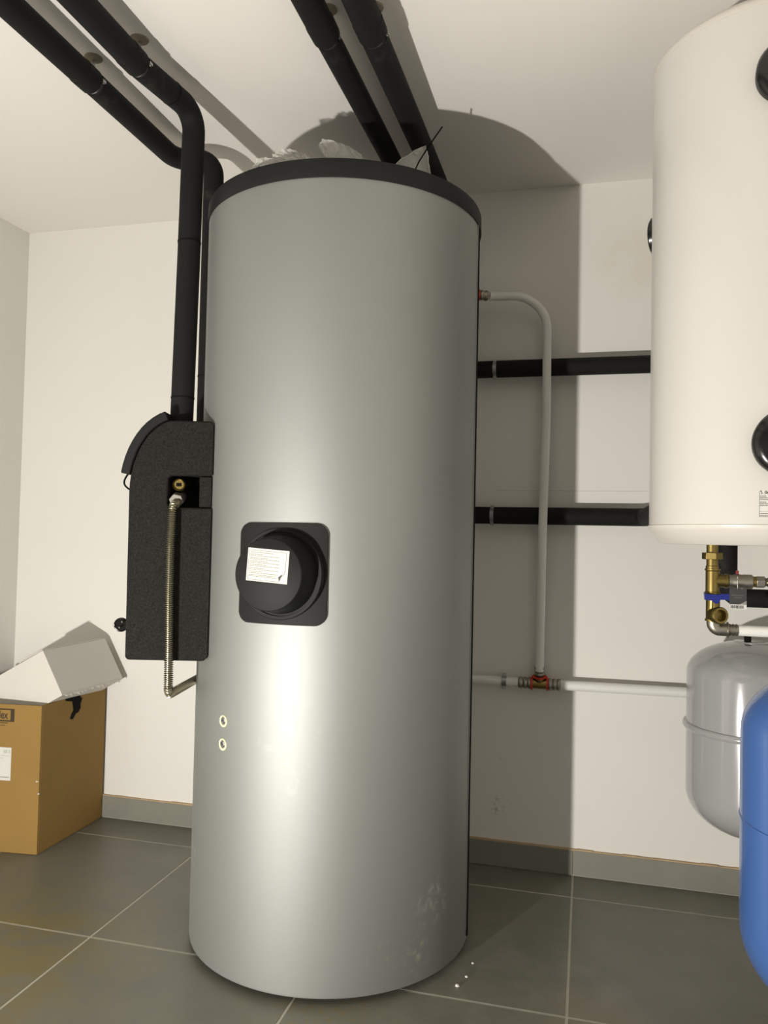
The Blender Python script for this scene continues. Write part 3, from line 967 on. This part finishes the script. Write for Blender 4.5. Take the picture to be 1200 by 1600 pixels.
# ------------------------------------------------------------------ expansion vessels
def dome(r, h, z, up=True, k=14, flat=0.0):
    out = []
    for i in range(k+1):
        g = PI/2*i/k
        out.append((max(r*math.cos(g), flat), z+(h*math.sin(g) if up else -h*math.sin(g))))
    return out if up else list(reversed(out))
GC = Vector((0.44, -0.275, 0))
GR = 0.172
gv = thing('expansion_vessel', (GC.x, GC.y, 0.265), 'grey painted round expansion vessel with a raised band, below the white heater', 'expansion vessel')
prof = dome(GR, 0.115, 0.385, False, flat=0.004) + [(GR, 0.40), (GR, 0.70)] + dome(GR, 0.092, 0.70, True, flat=0.03)[1:]
obj('shell', MB().lathe(prof, GC, n=72), M['grey_paint'], gv)
obj('clamp_band', MB().lathe([(GR-0.002, 0.549), (GR+0.006, 0.550), (GR+0.0095, 0.555), (GR+0.0095, 0.562), (GR+0.006, 0.567), (GR-0.002, 0.568)], GC, n=72), M['grey_paint'], gv)
obj('top_plate', MB().lathe([(0.052, 0.783), (0.052, 0.789), (0.048, 0.791), (0.01, 0.791)], GC, n=40), M['grey_paint'], gv)
obj('valve_cap', MB().lathe([(0.009, 0.789), (0.009, 0.806), (0.007, 0.810), (0.001, 0.811)], GC+Vector((-0.022, -0.02, 0)), n=20), M['rubber'], gv)['label'] = 'black valve cap'
obj('wall_bracket', MB().box((GC.x+GR-0.01, GC.y-0.05, 0.50), (XR-0.0005, GC.y+0.05, 0.62)), M['zinc'], gv, smooth=False)

BC = Vector((0.44, -1.029, 0))
BR = 0.165
bv = thing('expansion_vessel', (BC.x, BC.y, 0.21), 'glossy blue painted expansion vessel cut by the right edge, in front of the grey one', 'expansion vessel')
prof = dome(BR, 0.150, 0.370, False, flat=0.004) + [(BR, 0.40), (BR, 0.70)] + dome(BR, 0.120, 0.71, True, flat=0.03)[1:]
obj('shell', MB().lathe(prof, BC, n=72), M['blue_paint'], bv)
obj('seam', MB().lathe([(BR-0.002, 0.553), (BR+0.0018, 0.555), (BR+0.0018, 0.559), (BR-0.002, 0.561)], BC, n=72), M['blue_paint'], bv)
obj('wall_bracket', MB().box((BC.x+BR-0.02, BC.y-0.05, 0.50), (XR-0.0005, BC.y+0.05, 0.62)), M['zinc'], bv, smooth=False)
obj('nozzle', MB().cyl(BC+Vector((0, 0, 0.825)), BC+Vector((0, 0, 0.86)), 0.013, 20), M['zinc'], bv)

# ------------------------------------------------------------------ cardboard boxes in the corner
CF = [Vector((-2.085, -0.416, 0)), Vector((-1.707, -0.372, 0)), Vector((-1.712, -0.014, 0)), Vector((-2.100, -0.014, 0))]
CZ = 0.478
box = thing('cardboard_box', (-1.9, -0.2, 0), 'large open brown cardboard box standing on the floor in the left corner', 'box')
def wallpanel(a, b, th, z0, z1):
    d = (b-a).normalized()
    nrm = Vector((-d.y, d.x, 0))
    return MB().prism([a+Vector((0, 0, z0)), b+Vector((0, 0, z0)), b+nrm*th+Vector((0, 0, z0)), a+nrm*th+Vector((0, 0, z0))], (0, 0, z1-z0))
fp = obj('front_panel', wallpanel(CF[0], CF[1], 0.005, 0.001, CZ), M['card'], box, bevel=0.0012)
sp = obj('side_panel', wallpanel(CF[1]+Vector((0, 0.0051, 0)), CF[2], 0.005, 0.001, CZ), M['card'], box, bevel=0.0012)
obj('side_panel', wallpanel(CF[3], CF[0]+Vector((0, 0.0055, 0)), 0.005, 0.001, CZ), M['card'], box)
obj('back_panel', wallpanel(CF[2]+Vector((-0.0055, 0, 0)), CF[3]+Vector((0.0055, 0, 0)), 0.005, 0.001, CZ), M['card'], box)
obj('bottom_panel', MB().prism([c+Vector((0.006*(1 if c.x < -1.9 else -1), 0.006*(1 if c.y < -0.2 else -1), 0.001)) for c in CF], (0, 0, 0.005)), M['card'], box)
# print on the front: framed name, shipping label
fd = (CF[1]-CF[0]).normalized()
fnn = Vector((fd.y, -fd.x, 0))
def fr(s, z, d=0.0):
    """s metres left of the box's right front edge"""
    return CF[1]-fd*s+fnn*d+Vector((0, 0, z))
def frect(mb, s0, z0, s1, z1, d0=0.0, d1=0.0004):
    mb.prism([fr(s0, z0, d0), fr(s1, z0, d0), fr(s1, z1, d0), fr(s0, z1, d0)], fnn*(d1-d0))
    return mb
mb = MB()
frect(mb, 0.0945, 0.422, 0.108, 0.464)
frect(mb, 0.108, 0.4595, 0.27, 0.464)
frect(mb, 0.108, 0.422, 0.27, 0.4265)
lg = obj('printed_logo', mb, M['brown_ink'], fp, smooth=False)
mb = text_mb('lex', 0.0365, lambda x, y: fr(0.1486-x*0.71, 0.4315+y*1.0, 0.0005), 0.02)
obj('lettering', mb, M['brown_ink'], fp, smooth=False)
mb = MB()
frect(mb, 0.117, 0.4165, 0.26, 0.4190)
frect(mb, 0.126, 0.4085, 0.26, 0.4105)
stuff(obj('small_print', mb, M['brown_ink'], fp, smooth=False))
sl = obj('shipping_label', frect(MB(), 0.1005, 0.232, 0.27, 0.3385, 0.0, 0.0007), M['paper'], fp, smooth=False)
sl['label'] = 'white shipping label'
mb = MB()
frect(mb, 0.113, 0.3205, 0.128, 0.3215, 0.0007, 0.001)
frect(mb, 0.113, 0.3290, 0.128, 0.3300, 0.0007, 0.001)
frect(mb, 0.1055, 0.3195, 0.108, 0.3305, 0.0007, 0.001)
for k in range(7):
    frect(mb, 0.114+0.002*k, 0.3235, 0.1152+0.002*k, 0.3270, 0.0007, 0.001)
stuff(obj('printed_text', mb, M['green_ink'], sl, smooth=False))
mb = MB()
frect(mb, 0.105, 0.3115, 0.27, 0.3121, 0.0007, 0.001)
frect(mb, 0.126, 0.3035, 0.27, 0.3041, 0.0007, 0.001)
frect(mb, 0.106, 0.2415, 0.27, 0.2440, 0.0007, 0.001)
stuff(obj('printed_rule', mb, M['grey_ink'], sl, smooth=False))
# torn hand hole below the side panel's rim: black sheet paints its shaded inside
sd = (CF[2]-CF[1]).normalized()
snn = Vector((sd.y, -sd.x, 0))
def sr(s, z, d):
    return CF[1]+sd*s+snn*d+Vector((0, 0, z))
mb = MB().prism([sr(s, z, 0.0) for (s, z) in ((0.120, 0.478), (0.200, 0.478), (0.205, 0.468), (0.215, 0.462), (0.205, 0.445), (0.207, 0.432), (0.195, 0.418), (0.180, 0.416), (0.165, 0.400), (0.150, 0.404), (0.157, 0.420), (0.168, 0.430), (0.163, 0.450), (0.160, 0.462), (0.125, 0.470))], snn*0.0015)
obj('torn_hole_shade', mb, M['rubber'], sp, smooth=False)['label'] = 'ragged torn hand hole, its dark inside painted as a black sheet'
# dents on the front edge
mb = MB()
for (s, z, k) in ((0.012, 0.235, 0.010), (0.004, 0.196, 0.006)):
    mb.lathe([(0.0008, 0), (0.003, 0.002), (0.002, 0.006), (0.0005, k)], fr(s, z, -0.0005), -fd*-1, 8)
stuff(obj('torn_paper', mb, M['white_card'], fp))

# white carton tilted inside it
E1 = Vector((-0.872, 0, -0.49)).normalized()
D1_ = Vector((0.49, 0, -0.872)).normalized()
A0 = Vector((-1.737, -0.338, 0.652))
YD = Vector((0.03, 0.302, 0.006))
wbx = thing('white_carton', (-1.8, -0.2, 0.52), 'white cardboard carton lying tilted inside the open brown box', 'box')
Lw, Hw = 0.32, 0.163
th = 0.004
def wp(a, b, c):
    return A0 + E1*a + D1_*b + YD*c
obj('front_panel', MB().prism([wp(0, 0, 0), wp(Lw, 0, 0), wp(Lw, Hw, 0), wp(0, Hw, 0)], YD*(th/0.3)), M['white_card'], wbx, bevel=0.001)
obj('side_panel', MB().prism([wp(0, 0, 0.014), wp(0, Hw, 0.014), wp(0, Hw, 1), wp(0, 0, 1)], E1*th), M['white_card'], wbx, bevel=0.001)
obj('top_panel', MB().prism([wp(th*1.1, 0, 0.014), wp(Lw, 0, 0.014), wp(Lw, 0, 1), wp(th*1.1, 0, 1)], D1_*th), M['white_card'], wbx)
obj('bottom_panel', MB().prism([wp(th*1.1, Hw, 0.014), wp(Lw, Hw, 0.014), wp(Lw, Hw, 1), wp(th*1.1, Hw, 1)], D1_*-th), M['white_card'], wbx)
obj('back_panel', MB().prism([wp(th, th*1.1, 0.999), wp(Lw, th*1.1, 0.999), wp(Lw, Hw-th*1.1, 0.999), wp(th, Hw-th*1.1, 0.999)], YD*(-th/0.3)), M['white_card'], wbx)
mb = MB()
for k in range(16):
    c = 0.04+0.9*k/16
    hgt = 0.003+0.009*rr.random()
    mb.prism([wp(-0.0015, Hw-0.001, c), wp(-0.0015, Hw-0.001, c+0.058), wp(0.002, Hw+hgt, c+0.05), wp(0.002, Hw+hgt*0.5, c+0.01)], E1*0.002)
stuff(obj('torn_edge', mb, M['white_card'], wbx, smooth=False))
obj('lid_flap', MB().prism([wp(-0.001, -0.003, -0.008), wp(0.10, -0.0045, -0.008), wp(0.10, -0.0015, -0.008), wp(-0.001, -0.0005, -0.008)], YD*0.95), M['white_card'], wbx)

# ------------------------------------------------------------------ odds and ends on the tank lid
def crumple(name, outline, y, depth, label, cat, amp=0.012, cuts=3, base=None, seed=1):
    """thin plastic sheet: outline of (x, z) points, leaning back by depth(z), crumpled"""
    r_ = random.Random(seed)
    bm = bmesh.new()
    vs = [bm.verts.new((x, y, z)) for (x, z) in outline]
    f = bm.faces.new(vs)
    bmesh.ops.triangulate(bm, faces=[f])
    bmesh.ops.subdivide_edges(bm, edges=bm.edges[:], cuts=cuts, use_grid_fill=True)
    bmesh.ops.triangulate(bm, faces=bm.faces[:])
    zmin = min(v.co.z for v in bm.verts)
    for v in bm.verts:
        d = (v.co.z-zmin)
        v.co.y += depth*d + (r_.random()-0.5)*amp*min(1, d/0.01)
        v.co.x += (r_.random()-0.5)*amp*0.25
        if d > 0.004:
            v.co.z += (r_.random()-0.5)*amp*0.25
    me = bpy.data.meshes.new(name)
    bm.to_mesh(me)
    bm.free()
    me.materials.append(M['film'])
    o = bpy.data.objects.new(name, me)
    link(o)
    md = o.modifiers.new('solid', 'SOLIDIFY')
    md.thickness = 0.0004
    return tag(o, label, cat)
ZL = 1.9205
crumple('plastic_film', [(-0.625, ZL), (-0.520, ZL), (-0.524, 1.945), (-0.535, 1.962), (-0.556, 1.982), (-0.592, 2.004), (-0.634, 2.016), (-0.652, 2.008), (-0.640, 1.985), (-0.620, 1.960)], -0.80, 0.0, 'upright crumpled clear plastic film on the middle of the tank lid', 'film', 0.018, 4, seed=3)
crumple('plastic_film', [(-0.815, ZL), (-0.655, ZL), (-0.658, 1.957), (-0.668, 1.966), (-0.690, 1.974), (-0.705, 1.980), (-0.724, 1.984), (-0.745, 1.977), (-0.768, 1.968), (-0.800, 1.966), (-0.812, 1.945)], -0.83, 0.0, 'low crumpled clear plastic film on the left of the tank lid', 'film', 0.026, 5, seed=8)
crumple('plastic_bag', [(-0.520, ZL), (-0.400, ZL), (-0.4025, 1.985), (-0.409, 2.030), (-0.4165, 2.059), (-0.4245, 2.038), (-0.458, 2.034), (-0.504, 2.015), (-0.524, 2.000)], -0.64, 0.0, 'white translucent plastic bag standing on the right of the tank lid', 'bag', 0.014, 4, seed=5)
o = obj('cable_tie', MB().tube([(-0.452, -0.662, 1.9195), (-0.4385, -0.661, 1.982), (-0.4275, -0.660, 2.007), (-0.400, -0.659, 2.049), (-0.3695, -0.658, 2.0915)], 0.0019, 8), M['rubber'], loc=(-0.452, -0.662, 1.92))
tag(o, 'thin black cable tie sticking up from the right side of the tank lid', 'cable tie')

# plaster crumbs on the floor to the right of the tank
for i, (x, y, s) in enumerate(((-0.283, -0.720, 0.0055), (-0.268, -0.675, 0.004), (-0.262, -0.610, 0.0035))):
    mb = MB().lathe([(s*0.5, 0), (s, s*0.3), (s*0.7, s*0.8), (s*0.2, s)], (x, y, 0), (0.1, 0.05, 1), 6)
    o = obj('plaster_crumb', mb, M['debris'], loc=(x, y, 0), smooth=False)
    tag(o, ['largest white plaster crumb on the floor right of the tank', 'middle white plaster crumb on the floor right of the tank', 'smallest white plaster crumb by the tank foot, nearest the back wall'][i], 'crumb', 'crumbs on the floor')
